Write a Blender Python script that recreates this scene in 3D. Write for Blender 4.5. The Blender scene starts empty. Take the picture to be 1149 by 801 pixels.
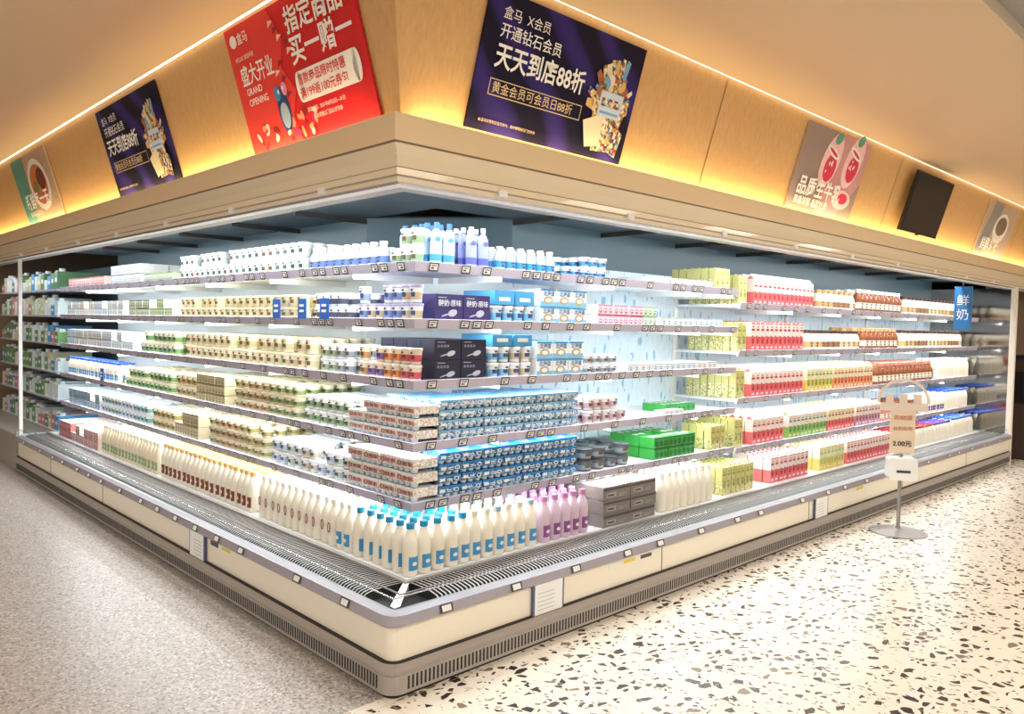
import bpy, math, random
from mathutils import Matrix, Vector
random.seed(7)
S=bpy.context.scene
S.view_settings.view_transform='Standard'
S.view_settings.exposure=0.0

# ------------------------------------------------------------ materials
def ch(c):
    c/=255.0
    return c/12.92 if c<=0.04045 else ((c+0.055)/1.055)**2.4
def lin(c): return (ch(c[0]),ch(c[1]),ch(c[2]),1.0)
MC={}
def mat(name,c,rough=0.5,metal=0.0,emit=0.0,ecol=None,coat=0.0):
    if name in MC: return MC[name]
    m=bpy.data.materials.new(name); m.use_nodes=True
    b=m.node_tree.nodes['Principled BSDF']
    b.inputs['Base Color'].default_value=lin(c)
    b.inputs['Roughness'].default_value=rough
    b.inputs['Metallic'].default_value=metal
    if coat: b.inputs['Coat Weight'].default_value=coat
    if emit:
        b.inputs['Emission Color'].default_value=lin(ecol or c)
        b.inputs['Emission Strength'].default_value=emit
    MC[name]=m; return m
def printed(name,cols,scale,rough=0.45,stretch=(1,1,1),weights=None):
    """packaging print: small irregular patches of flat ink colours"""
    if name in MC: return MC[name]
    m=bpy.data.materials.new(name); m.use_nodes=True
    nt=m.node_tree; b=nt.nodes['Principled BSDF']; b.inputs['Roughness'].default_value=rough
    tc=nt.nodes.new('ShaderNodeTexCoord'); mp=nt.nodes.new('ShaderNodeMapping')
    mp.inputs['Scale'].default_value=stretch
    v=nt.nodes.new('ShaderNodeTexVoronoi'); v.inputs['Scale'].default_value=scale
    sp=nt.nodes.new('ShaderNodeSeparateColor')
    r=nt.nodes.new('ShaderNodeValToRGB'); r.color_ramp.interpolation='CONSTANT'
    n=len(cols)
    els=r.color_ramp.elements
    acc=0
    for i,c in enumerate(cols):
        pos=acc
        acc+= (weights[i] if weights else 1.0/n)
        if i<2: e=els[i]; e.position=pos
        else: e=els.new(min(pos,0.999))
        e.color=lin(c)
    nt.links.new(tc.outputs['Object'],mp.inputs[0]); nt.links.new(mp.outputs[0],v.inputs['Vector'])
    nt.links.new(v.outputs['Color'],sp.inputs[0]); nt.links.new(sp.outputs[0],r.inputs[0])
    nt.links.new(r.outputs[0],b.inputs['Base Color'])
    MC[name]=m; return m
def glassmat(name,tint=(240,248,250)):
    m=bpy.data.materials.new(name); m.use_nodes=True; nt=m.node_tree
    for n in list(nt.nodes): nt.nodes.remove(n)
    o=nt.nodes.new('ShaderNodeOutputMaterial'); t=nt.nodes.new('ShaderNodeBsdfTransparent')
    g=nt.nodes.new('ShaderNodeBsdfGlossy'); g.inputs['Roughness'].default_value=0.03
    mx=nt.nodes.new('ShaderNodeMixShader'); lw=nt.nodes.new('ShaderNodeLayerWeight'); lw.inputs[0].default_value=0.12
    t.inputs[0].default_value=lin(tint)
    nt.links.new(lw.outputs['Fresnel'],mx.inputs[0]); nt.links.new(t.outputs[0],mx.inputs[1]); nt.links.new(g.outputs[0],mx.inputs[2])
    nt.links.new(mx.outputs[0],o.inputs[0]); return m

WHITE=mat('white_plastic',(236,236,234),0.4)
CREAM=mat('cream_panel',(240,230,210),0.35,coat=0.3)
GREY=mat('grey_bumper',(160,151,143),0.45)
KICK=mat('kick_plate',(168,160,152),0.35,0.2)
SLOT=mat('slot_dark',(40,37,36),0.7)
RAIL=mat('lilac_rail',(192,185,204),0.3,0.15)
RAILF=mat('front_rail',(172,166,176),0.3,0.3)
RAILT=mat('rail_inner',(150,146,150),0.35,0.3)
CHROME=mat('brushed_metal',(190,190,195),0.25,0.9)
STEEL=mat('satin_steel',(150,146,142),0.45,0.6)
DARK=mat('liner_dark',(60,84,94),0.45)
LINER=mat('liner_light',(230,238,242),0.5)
SHELF=mat('shelf_white',(230,234,237),0.4)
BLACK=mat('black_plastic',(22,22,26),0.3)
TAG=mat('tag_bezel',(70,66,76),0.4)
TAGD=mat('tag_screen',(232,232,224),0.4)
INK=mat('print_ink',(60,60,66),0.5)
GLASS=glassmat('clear_glass')
MIRROR=mat('mirrored_end',(150,146,142),0.08,1.0)
PAPER=mat('paper',(240,240,238),0.6)

# ------------------------------------------------------------ mesh accumulator
class Mass:
    def __init__(s,name,smooth=False):
        s.name=name; s.v=[]; s.f=[]; s.m=[]; s.mats=[]; s.smooth=smooth
    def mi(s,m):
        if m not in s.mats: s.mats.append(m)
        return s.mats.index(m)
    def add(s,vs,fs,ms):
        o=len(s.v); s.v+=vs
        for f,m in zip(fs,ms):
            s.f.append([i+o for i in f]); s.m.append(s.mi(m))
    def build(s,parent=None):
        if not s.v: return None
        me=bpy.data.meshes.new(s.name); me.from_pydata(s.v,[],s.f)
        for m in s.mats: me.materials.append(m)
        me.polygons.foreach_set('material_index',s.m)
        if s.smooth:
            me.polygons.foreach_set('use_smooth',[True]*len(me.polygons))
        me.update()
        if s.smooth: me.set_sharp_from_angle(angle=math.radians(38))
        ob=bpy.data.objects.new(s.name,me); S.collection.objects.link(ob)
        if parent: ob.parent=parent
        s.ob=ob
        return ob
def T(w,s,d,z): return (s,d,z) if w=='R' else (d,s,z)
def box(M,w,s0,d0,z0,ls,ld,h,m,top=None,side=None):
    top=top or m; side=side or m
    p=[(s0,d0,z0),(s0+ls,d0,z0),(s0+ls,d0+ld,z0),(s0,d0+ld,z0)]
    vs=[T(w,*q) for q in p]+[T(w,q[0],q[1],z0+h) for q in p]
    M.add(vs,[(0,1,5,4),(1,2,6,5),(2,3,7,6),(3,0,4,7),(4,5,6,7),(3,2,1,0)],[m,side,m,side,top,side])
def decal(M,w,s,d,z,ls,h,m):
    M.add([T(w,s,d,z),T(w,s+ls,d,z),T(w,s+ls,d,z+h),T(w,s,d,z+h)],[(0,1,2,3)],[m])
def disc(M,w,s,d,z,r,m,rz=None,n=10,rot=0.0):
    rz=rz or r
    pts=[]
    for i in range(n):
        t=2*math.pi*i/n; x=r*math.cos(t); y=rz*math.sin(t)
        if w=='L': pts.append(T(w,s-(x*math.cos(rot)-y*math.sin(rot)),d,z+x*math.sin(rot)+y*math.cos(rot)))
        else: pts.append(T(w,s+x*math.cos(rot)-y*math.sin(rot),d,z+x*math.sin(rot)+y*math.cos(rot)))
    M.add(pts,[tuple(range(n))],[m])
def hdisc(M,w,s,d,z,r,m,n=10):
    M.add([T(w,s+r*math.cos(2*math.pi*i/n),d+r*math.sin(2*math.pi*i/n),z) for i in range(n)],[tuple(range(n))],[m])
def ring(M,w,s,d,z,r,rz,t,m,n=12):
    vs=[]
    for i in range(n):
        a=2*math.pi*i/n
        vs.append(T(w,s+r*math.cos(a),d,z+rz*math.sin(a))); vs.append(T(w,s+(r-t)*math.cos(a),d,z+(rz-t)*math.sin(a)))
    M.add(vs,[(2*i,2*((i+1)%n),2*((i+1)%n)+1,2*i+1) for i in range(n)],[m]*n)
def lathe(M,w,s,d,z,prof,mats,n=12,sector=None):
    vs=[];fs=[];ms=[]
    for (r,h) in prof:
        for i in range(n):
            a=2*math.pi*(i+0.5)/n
            vs.append(T(w,s+r*math.cos(a),d+r*math.sin(a),z+h))
    for k in range(len(prof)-1):
        for i in range(n):
            j=(i+1)%n
            fs.append((k*n+i,k*n+j,(k+1)*n+j,(k+1)*n+i))
            mm=mats[k]
            if sector and k in sector[0]:
                a=(2*math.pi*(i+1)/n+math.pi/2)%(2*math.pi)
                if a>math.pi: a-=2*math.pi
                if abs(a)<sector[2]: mm=sector[1]
            ms.append(mm)
    fs.append(tuple((len(prof)-1)*n+i for i in range(n))); ms.append(mats[-1])
    M.add(vs,fs,ms)

XE=9.0; YE=6.4
def sweep(M,prof,mats,xe=XE,ye=YE,c=None,n=7):
    rows=[]
    for (a,z) in prof:
        pts=[(a,ye,z)]
        if c is None: pts.append((a,a,z))
        else:
            r=max(c-a,0.0); cc=c if a<c else a
            for k in range(n):
                t=math.pi/2*k/(n-1)
                pts.append((cc-r*math.cos(t),cc-r*math.sin(t),z))
        pts.append((xe,a,z)); rows.append(pts)
    L=len(rows[0]); vs=[p for r in rows for p in r]; fs=[];ms=[]
    for i in range(len(rows)-1):
        for j in range(L-1):
            fs.append((i*L+j,i*L+j+1,(i+1)*L+j+1,(i+1)*L+j)); ms.append(mats[i])
    M.add(vs,fs,ms)
def sweep1(M,w,prof,mats,s0,s1):
    vs=[];fs=[];ms=[]
    for (a,z) in prof: vs+= [T(w,s0,a,z),T(w,s1,a,z)]
    for i in range(len(prof)-1):
        fs.append((2*i,2*i+1,2*i+3,2*i+2)); ms.append(mats[i])
    M.add(vs,fs,ms)
    M.add([T(w,s0,a,z) for a,z in prof],[tuple(range(len(prof)))],[mats[0]])
    M.add([T(w,s1,a,z) for a,z in prof],[tuple(range(len(prof)))],[mats[0]])

# ------------------------------------------------------------ display case
case=bpy.data.objects.new('refrigerated_display_case',None); S.collection.objects.link(case)
B=Mass('base_cabinet')
prof=[(0.02,0),(0.02,0.015),(0.0,0.02),(0.0,0.10),(-0.012,0.108),(-0.016,0.125),(-0.014,0.142),(0.0,0.152),(0.022,0.156),(0.022,0.30),(0.0,0.304),(-0.008,0.312),(0.002,0.35),(0.03,0.362),(0.05,0.362),(0.05,0.325),(0.29,0.325),(0.29,0.362),(0.95,0.362)]
ms=[SLOT,KICK,KICK,GREY,GREY,GREY,GREY,SLOT,CREAM,RAILF,RAILF,RAILF,RAILT,RAILT,RAILT,SLOT,WHITE,SHELF]
sweep(B,prof,ms,c=0.07)
s=0.09
while s<XE-0.02:
    box(B,'R',s,-0.0015,0.035,0.009,0.002,0.055,SLOT)
    if s<YE-0.02: box(B,'L',s,-0.0015,0.035,0.009,0.002,0.055,SLOT)
    s+=0.022
for s in (1.9,3.75,5.6,7.4): box(B,'R',s,0.0205,0.157,0.005,0.002,0.143,SLOT)
for s in (1.9,3.75,5.2): box(B,'L',s,0.0205,0.157,0.005,0.002,0.143,SLOT)
B.build(case)
G=Mass('air_return_grille')
finl=mat('fin_light',(170,166,162),0.4,0.3); finm=mat('fin_frame',(130,127,126),.4,.3)
def fins(w,s):
    pr=[(0.06,0.34),(0.085,0.358),(0.13,0.366),(0.2,0.368),(0.285,0.366)]
    for k in range(4):
        a0,z0=pr[k];a1,z1=pr[k+1]
        G.add([T(w,s,a0,z0),T(w,s+0.009,a0,z0),T(w,s+0.009,a1,z1),T(w,s,a1,z1)],[(0,1,2,3)],[finl])
    G.add([T(w,s,0.06,0.326),T(w,s,0.285,0.326),T(w,s,0.285,0.366),T(w,s,0.13,0.366),T(w,s,0.085,0.358),T(w,s,.06,.34)],[(0,1,2,3,4,5)],[SLOT])
s=0.30
while s<XE-0.03:
    fins('R',s)
    if s<YE-0.03: fins('L',s)
    s+=0.024
sweep(G,[(0.27,0.364),(0.27,0.376),(0.295,0.376),(0.295,0.3625)],[finl]*3)
sweep(G,[(0.165,0.366),(0.165,0.3705),(0.175,0.3705),(0.175,0.366)],[finm]*3)
G.add([(0.06,0.06,0.364),(0.09,0.06,0.366),(0.29,0.27,0.3685),(0.29,0.29,0.3685),(0.27,0.29,0.3685),(0.06,0.09,0.366)],[(0,1,2,3,4,5)],[WHITE])
G.build(case)
R_=Mass('glass_riser')
sweep(R_,[(0.036,0.362),(0.036,0.415)],[GLASS])
sweep(R_,[(0.034,0.413),(0.034,0.418),(0.040,0.418),(0.040,0.413)],[CHROME]*3)
R_.build(case)
# shelves
ZL=[1.83,1.56,1.27,0.975,0.69]; ZR=[1.737,1.389,1.04,0.675]
SH=Mass('shelves')
def shprof(z): return [(0.95,z-0.02),(0.40,z-0.02),(0.40,z-0.034),(0.388,z-0.034),(0.375,z+0.010),(0.382,z+0.013),(0.387,z),(0.95,z)]
shm=[SHELF,SHELF,RAIL,RAIL,RAIL,RAIL,SHELF]
for z in ZL: sweep(SH,shprof(z),shm,xe=3.28,ye=6.33)
for z in ZR: sweep1(SH,'R',shprof(z),shm,3.31,8.93)
for x in (0.97,1.9,2.85,3.27,4.2,5.1,6.0,6.95,7.9):
    for z in (ZL if x<3.3 else ZR): box(SH,'R',x,0.42,z-0.055,0.006,0.53,0.035,WHITE)
for y in (0.97,1.9,2.85,3.8,4.7,5.6):
    for z in ZL: box(SH,'L',y,0.42,z-0.055,0.006,0.53,0.035,WHITE)
SH.build(case)
# price tags
PT=Mass('price_tags')
def tag(w,s,z,off=0.375):
    a0,z0=(off+0.0125,z-0.032);a1,z1=(off+0.0005,z+0.009); e=0.004
    PT.add([T(w,s,a0-e,z0),T(w,s+0.058,a0-e,z0),T(w,s+0.058,a1-e,z1),T(w,s,a1-e,z1)],[(0,1,2,3)],[TAG])
    am=a0+(a1-a0)*0.18;zm=z0+(z1-z0)*0.18; an=a0+(a1-a0)*0.85;zn=z0+(z1-z0)*0.85
    PT.add([T(w,s+0.006,am-e-0.001,zm),T(w,s+0.05,am-e-0.001,zm),T(w,s+0.05,an-e-0.001,zn),T(w,s+0.006,an-e-0.001,zn)],[(0,1,2,3)],[TAGD])
    q=lambda t,dx0,dx1,t2: PT.add([T(w,s+dx0,a0+(a1-a0)*t-e-.0018,z0+(z1-z0)*t),T(w,s+dx1,a0+(a1-a0)*t-e-.0018,z0+(z1-z0)*t),T(w,s+dx1,a0+(a1-a0)*t2-e-.0018,z0+(z1-z0)*t2),T(w,s+dx0,a0+(a1-a0)*t2-e-.0018,z0+(z1-z0)*t2)],[(0,1,2,3)],[INK])
    q(.3,.012,.03,.48); q(.62,.012,.044,.72)
for z in ZL:
    s=0.46
    while s<3.2: tag('R',s,z); s+=random.choice([0.08,0.14,0.2,0.28])
    s=0.46
    while s<6.2: tag('L',s,z); s+=random.choice([0.08,0.14,0.2,0.28])
for z in ZR:
    s=3.4
    while s<8.8: tag('R',s,z); s+=random.choice([0.12,0.2,0.3])
def ftag(w,s):
    PT.add([T(w,s,-0.013,0.314),T(w,s+0.07,-0.013,0.314),T(w,s+0.07,-0.003,0.349),T(w,s,-0.003,0.349)],[(0,1,2,3)],[TAG])
    PT.add([T(w,s+0.01,-0.0135,0.320),T(w,s+0.06,-0.0135,0.320),T(w,s+0.06,-0.0045,0.344),T(w,s+0.01,-0.0045,0.344)],[(0,1,2,3)],[TAGD])
s=0.25
while s<8.9: ftag('R',s); s+=random.choice([0.3,0.42,0.6])
s=0.3
while s<6.2: ftag('L',s); s+=random.choice([0.3,0.42,0.6])
yl=mat('yellow_sticker',(225,205,60),0.5)
box(PT,'R',1.55,0.02,0.265,0.10,0.002,0.016,yl); box(PT,'L',1.55,0.02,0.265,0.10,0.002,0.016,yl); box(PT,'R',1.42,0.02,0.262,0.1,0.002,0.025,TAGD); box(PT,'L',1.70,0.02,0.262,0.1,0.002,0.025,TAG)
box(PT,'R',1.70,0.02,0.262,0.1,0.002,0.02,TAG); box(PT,'R',4.6,0.02,0.262,0.12,0.002,0.02,yl)
PT.build(case)
# back liner with chamfered inner corner
BK=Mass('back_liner')
def wallseg(p,q,z0,z1,m): BK.add([(p[0],p[1],z0),(q[0],q[1],z0),(q[0],q[1],z1),(p[0],p[1],z1)],[(0,1,2,3)],[m])
bpat=printed('liner_print',[(214,229,238),(220,233,241),(150,190,214)],46,0.5,(1,1,0.35),[0.5,0.40,0.10])
path=[(0.95,YE),(0.95,1.65),(1.55,0.95),(XE,0.95)]
for i in range(3):
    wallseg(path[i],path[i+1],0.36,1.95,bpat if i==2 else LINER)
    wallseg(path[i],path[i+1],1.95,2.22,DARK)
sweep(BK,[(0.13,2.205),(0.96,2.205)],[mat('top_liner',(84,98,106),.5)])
for x in (1.55,2.4,3.3,4.2,5.1,6.0,6.9,7.8): box(BK,'R',x,0.45,2.17,0.015,0.5,0.03,SLOT)
for y in (1.65,2.5,3.4,4.3,5.2): box(BK,'L',y,0.45,2.17,0.015,0.5,0.03,SLOT)
for x in (3.29,5.1,6.95): box(BK,'R',x,0.93,0.36,0.04,0.02,1.6,WHITE)
BK.build(case)
# canopy
TAN=mat('canopy_tan',(226,200,158),0.4,coat=0.2); TAN2=mat('canopy_light',(230,212,180),0.35,coat=0.2); LINE=mat('joint_line',(120,98,74),.5)
CN=Mass('canopy')
cp=[(0.06,2.33),(-0.02,2.33),(-0.02,2.37),(-0.04,2.37),(-0.04,2.262),(-0.03,2.256),(-0.028,2.25),(0.0,2.215),(0.004,2.172),(0.0,2.168),(0.0,2.14),(0.012,2.135),(0.012,2.115),(0.02,2.105),(0.05,2.098),(0.12,2.098),(0.125,2.205)]
cm=[WHITE,TAN,TAN,TAN,LINE,TAN2,TAN2,TAN2,LINE,TAN2,GREY,TAN2,CHROME,WHITE,GREY,WHITE]
sweep(CN,cp,cm,xe=13.0,ye=9.5)
for s in [0.55+0.93*i for i in range(9)]:
    box(CN,'R',s,-0.006,2.12,0.05,0.02,0.03,WHITE,)
    if s<6.2: box(CN,'L',s,-0.006,2.12,0.05,0.02,0.03,WHITE)
CN.build(case)
# end panels + posts
EG=Mass('end_panels')
EG.add([(XE-.01,0.06,.36),(XE-.01,.95,.36),(XE-.01,.95,2.11),(XE-.01,.06,2.11)],[(0,1,2,3)],[MIRROR])
box(EG,'R',XE-0.008,0.06,0.36,0.02,0.89,1.75,WHITE)
EG.add([(0.06,YE-.01,.36),(.95,YE-.01,.36),(.95,YE-.01,2.11),(.06,YE-.01,2.11)],[(0,1,2,3)],[GLASS])
box(EG,'R',XE-0.01,0.0,0.0,0.06,0.06,2.12,mat('post_cream',(236,226,210),.4)); box(EG,'L',YE-0.01,0.0,0.0,0.04,0.05,0.40,GREY)
box(EG,'L',YE-0.012,0.03,0.36,0.03,0.03,1.75,WHITE)
box(EG,'R',XE,0.06,0.0,0.03,0.95,0.37,WHITE); box(EG,'L',YE,0.05,0.0,0.03,0.95,0.37,WHITE)
EG.build(case)

def doc(w,s):
    M=Mass('document_frame')
    box(M,w,s,0.006,0.13,0.22,0.012,0.185,mat('frame_blue',(84,94,136),0.4))
    decal(M,w,s+0.012,0.0045,0.142,0.196,0.162,PAPER)
    for k in range(5): decal(M,w,s+0.03,0.0035,0.175+k*0.02,0.12,0.0025,mat('ink_light',(150,150,158),.5))
    M.build(case)
doc('R',0.83); doc('R',3.82); doc('L',1.85)

# ------------------------------------------------------------ products
P={}
def PM(name,smooth=False):
    if name not in P: P[name]=Mass(name,smooth)
    return P[name]
C=lambda n,c,r=0.4: mat(n,c,r)
milk=C('milk_white',(240,233,216),0.3)
teal=C('cap_teal',(30,140,185)); capc=C('cap_cream',(222,218,200)); gold=C('cap_gold',(214,176,120)); lilac=C('lilac_body',(214,190,206),0.35)
pinkcap=C('cap_pink',(186,124,166)); lblue=C('label_blue',(70,150,200)); red=C('ink_red',(150,26,32)); brown=C('ink_brown',(130,66,44))
capw=C('cap_white',(234,230,222)); green=C('ink_green',(50,135,60)); purple=C('ink_purple',(85,60,150)); lilab=C('label_lilac',(140,76,140))
def pick(x,i): return x[i%len(x)] if isinstance(x,(list,tuple)) else x
def bottle(M,w,s,d,z,body,cap,label,sc=1.0,front=True,digit=None):
    p=[(.031,0),(.036,.008),(.037,.03),(.037,.095),(.037,.145),(.033,.17),(.022,.2),(.0165,.214),(.0165,.222),(.020,.222),(.020,.246),(.017,.249)]
    mt=[body]*8+[cap]*3
    lathe(M,w,s,d,z,[(r*sc,h*sc) for r,h in p],mt,12,sector=([2],label,0.9) if label else None)
    if label and front: disc(M,w,s,d-0.0375*sc,z+0.062*sc,.014*sc,PAPER,.010*sc,8)
    if digit and front: ring(M,w,s,d-0.0385*sc,z+0.10*sc,0.015*sc,0.028*sc,0.007*sc,digit,12)
def grid(s0,s1,d0,rows,ps,pd):
    n=max(1,int((s1-s0)/ps+1e-6))
    for i in range(n):
        for k in range(rows):
            yield s0+ps*(i+0.5), d0+pd*(k+0.5), i, k
def bottles(name,w,s0,s1,d0,rows,z,body,cap,label,sc=1.0,digit=None,ps=0.08,pd=0.084):
    M=PM(name,True)
    for s,d,i,k in grid(s0,s1,d0,rows,ps*sc,pd*sc):
        j=random.uniform(-.004,.004)
        bottle(M,w,s+j,d+random.uniform(-.004,.004),z,body,pick(cap,i),label,sc,k==0,digit)
def cups(name,w,s0,s1,d0,rows,z,layers,lid,body,band,r=0.035,h=0.075,ink=None,spread=.5,per=2,drop=.12):
    M=PM(name,True)
    ink=ink or INK2
    colh={}
    for s,d,i,k in grid(s0,s1,d0,rows,2*r+0.008,2*r+0.006):
        g=i//per
        if (i,k//2) not in colh: colh[(i,k//2)]=layers if random.random()>drop else max(1,layers-1)
        for l in range(colh[(i,k//2)]):
            js=random.uniform(-.003,.003)
            lathe(M,w,s+js,d,z+l*(h+.004),[(r*.76,0),(r*.80,h*.16),(r*.83,h*.32),(r*.88,h*.58),(r*.93,h*.85),(r*1.0,h*.87),(r*1.0,h*.97),(r*.96,h)],[body,pick(band,g),pick(band,g),body,lid,lid,lid],10,sector=([2],pick(ink,g),spread))
            if k==0: disc(M,w,s+js,d-r*.93,z+l*(h+.004)+h*.7,r*.34,pick(ink,g),h*.07,6)
def packs(name,w,s0,s1,d0,rows,z,layers,front,top,accent,ls=0.15,ld=0.11,h=0.07,discs=True,drop=0.1,ink=None):
    M=PM(name); ink=ink or INK2
    for s,d,i,k in grid(s0,s1,d0,rows,ls+0.008,ld+0.005):
        ly=layers if random.random()>drop else max(1,layers-1)
        g=i//3
        for l in range(ly):
            a=s-ls/2+random.uniform(-.003,.003); b=d-ld/2+random.uniform(-.003,.003); zz=z+l*(h+.003)
            F_=pick(front,g); A_=pick(accent,g); K_=pick(ink,g)
            box(M,w,a,b,zz,ls,ld,h,F_,top,F_)
            if k==0:
                n=3 if ls>0.13 else 2
                if discs:
                    decal(M,w,a,b-.001,zz+h*.86,ls,h*.14,A_)
                    decal(M,w,a,b-.001,zz,ls,h*.06,K_)
                    for q in range(n):
                        cx=a+ls*(q+.5)/n
                        disc(M,w,cx,b-.002,zz+h*.45,ls/n*.42,A_,h*.32,n=10)
                        disc(M,w,cx,b-.003,zz+h*.49,ls/n*.32,top,h*.22,n=8)
                        decal(M,w,cx-ls/n*.2,b-.004,zz+h*.50,ls/n*.40,h*.09,K_)
                        disc(M,w,cx,b-.004,zz+h*.34,ls/n*.16,K_,h*.07,n=6)
                else:
                    decal(M,w,a+0.003,b-.001,zz+h*.70,ls-.006,h*.18,A_)
                    decal(M,w,a+ls*.12,b-.002,zz+h*.16,ls*.35,h*.38,top)
                    decal(M,w,a+ls*.16,b-.003,zz+h*.28,ls*.22,h*.12,K_)
                    decal(M,w,a+ls*.55,b-.003,zz+h*.32,ls*.3,h*.06,top); decal(M,w,a+ls*.55,b-.003,zz+h*.18,ls*.2,h*.06,top)
            if l==ly-1:
                for q in range(2):
                    hdisc(M,w,a+ls*(q+.5)/2,b+ld*.5,zz+h+.001,min(ls/4,ld/2)*.86,A_,n=8)
                    hdisc(M,w,a+ls*(q+.5)/2,b+ld*.5,zz+h+.002,min(ls/4,ld/2)*.68,PAPER,n=8)
def sleeves(name,w,s0,s1,d0,rows,z,layers,front,top,ink,cupm,ls=0.142,ld=0.145,h=0.056,drop=0.05):
    """multipacks: printed card sleeve, tapered cups showing below it"""
    M=PM(name)
    for s,d,i,k in grid(s0,s1,d0,rows,ls+0.004,ld+0.004):
        ly=layers if random.random()>drop else max(1,layers-1)
        for l in range(ly):
            a=s-ls/2+random.uniform(-.003,.003); b=d-ld/2+random.uniform(-.003,.003); zz=z+l*h
            box(M,w,a,b,zz+h*.30,ls,ld,h*.66,front,top,front)
            if k==0:
                for q in range(3):
                    cs=a+ls*(q+.5)/3; r=ls/3*.47
                    lathe(M,w,cs,b+r+.001,zz,[(r*.7,0.001),(r*.98,h*.32)],[cupm],8)
                decal(M,w,a,b-.001,zz+h*.80,ls,h*.15,top)
                decal(M,w,a+ls*.05,b-.0015,zz+h*.44,ls*.24,h*.28,ink); 
                decal(M,w,a+ls*.36,b-.0015,zz+h*.56,ls*.2,h*.08,ink); decal(M,w,a+ls*.36,b-.0015,zz+h*.42,ls*.26,h*.05,ink)
                disc(M,w,a+ls*.8,b-.0015,zz+h*.57,h*.3,ink,h*.20,8); disc(M,w,a+ls*.8,b-.002,zz+h*.57,h*.2,front,h*.12,8)
            else: box(M,w,a+.006,b+.006,zz,ls-.012,ld-.012,h*.30,cupm)
            if l==ly-1:
                zt=zz+h*.962
                for (x0,x1,y0,y1) in ((.15,.5,.2,.32),(.15,.75,.5,.58)):
                    M.add([T(w,a+ls*x0,b+ld*y0,zt),T(w,a+ls*x1,b+ld*y0,zt),T(w,a+ls*x1,b+ld*y1,zt),T(w,a+ls*x0,b+ld*y1,zt)],[(0,1,2,3)],[ink])
def spoonboxes(name,w,s0,s1,d0,rows,z,layers,body,ink,ls,ld,h):
    M=PM(name)
    for s,d,i,k in grid(s0,s1,d0,rows,ls+0.005,ld+0.005):
        for l in range(layers):
            a=s-ls/2; b=d-ld/2; zz=z+l*(h+.002)
            box(M,w,a,b,zz,ls,ld,h,body)
            if k==0:
                disc(M,w,a+ls*.62,b-.0012,zz+h*.32,ls*.17,ink,h*.13,12,.25)
                disc(M,w,a+ls*.36,b-.0012,zz+h*.24,ls*.16,ink,h*.03,8,.25)
                for q in range(4): decal(M,w,a+ls*(.1+.12*q),b-.0012,zz+h*.62,ls*.085,h*.13,C('ink_mid',(120,120,150)))
                decal(M,w,a+ls*.1,b-.0012,zz+h*.86,ls*.3,h*.03,ink)
def viewboxes(name,w,s0,s1,d0,rows,z,layers,body,top,band,ink,ls,ld,h):
    """white box: blue header, picture roundel, wavy lower band"""
    M=PM(name)
    for s,d,i,k in grid(s0,s1,d0,rows,ls+0.005,ld+0.005):
        for l in range(layers):
            a=s-ls/2; b=d-ld/2; zz=z+l*(h+.002)
            box(M,w,a,b,zz,ls,ld,h,body,top)
            if k==0:
                decal(M,w,a,b-.001,zz,ls,h*.3,band)
                decal(M,w,a,b-.001,zz+h*.9,ls,h*.1,top)
                disc(M,w,a+ls*.5,b-.0015,zz+h*.36,ls*.30,ink,h*.22,12)
                disc(M,w,a+ls*.5,b-.0022,zz+h*.36,ls*.20,body,h*.13,10)
def cartons(name,w,s0,s1,d0,rows,z,top,low,dot,ls=0.062,ld=0.062,h=0.185,gable=True,lay=1,accent=None,split=.5):
    M=PM(name)
    for s,d,i,k in grid(s0,s1,d0,rows,ls+.009,ld+.006):
      for l in range(lay):
        a=s-ls/2; b=d-ld/2+random.uniform(-.003,.003); zz=z+l*(h+0.001)
        hb=h*(.84 if gable else 1)
        box(M,w,a,b,zz,ls,ld,hb*split,low); box(M,w,a,b,zz+hb*split,ls,ld,hb*(1-split),top)
        if gable:
            m=b+ld/2; zt=zz+h*.96
            M.add([T(w,a,b,zz+hb),T(w,a+ls,b,zz+hb),T(w,a+ls,b+ld,zz+hb),T(w,a,b+ld,zz+hb),T(w,a+.0,m,zt),T(w,a+ls,m,zt)],[(0,1,5,4),(2,3,4,5),(0,4,3),(1,2,5)],[top,top,low,low])
            box(M,w,a,m-.002,zt-.002,ls,.004,h*.05,top)
        else:
            decal(M,w,a,b-.0008,zz+hb*.93,ls,hb*.045,low)
            lathe(M,w,a+ls*.5,b+ld*.5,zz+hb,[(.009,0),(.009,.008),(.008,.009)],[dot]*2,6)
        if k==0:
            disc(M,w,a+ls*.5,b-.001,zz+hb*.34,ls*.30,dot,hb*.10,8)
            disc(M,w,a+ls*.5,b-.001,zz+hb*.52,ls*.42,top,hb*.06,8)
            disc(M,w,a+ls*.32,b-.002,zz+hb*.50,ls*.16,dot,hb*.05,7)
            disc(M,w,a+ls*.66,b-.002,zz+hb*.47,ls*.14,dot,hb*.045,7)
            decal(M,w,a+ls*.14,b-.001,zz+hb*.70,ls*.72,hb*.075,accent or dot)
            decal(M,w,a+ls*.3,b-.001,zz+hb*.82,ls*.4,hb*.04,accent or dot)
            decal(M,w,a+ls*.2,b-.001,zz+hb*.10,ls*.6,hb*.06,top)
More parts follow.
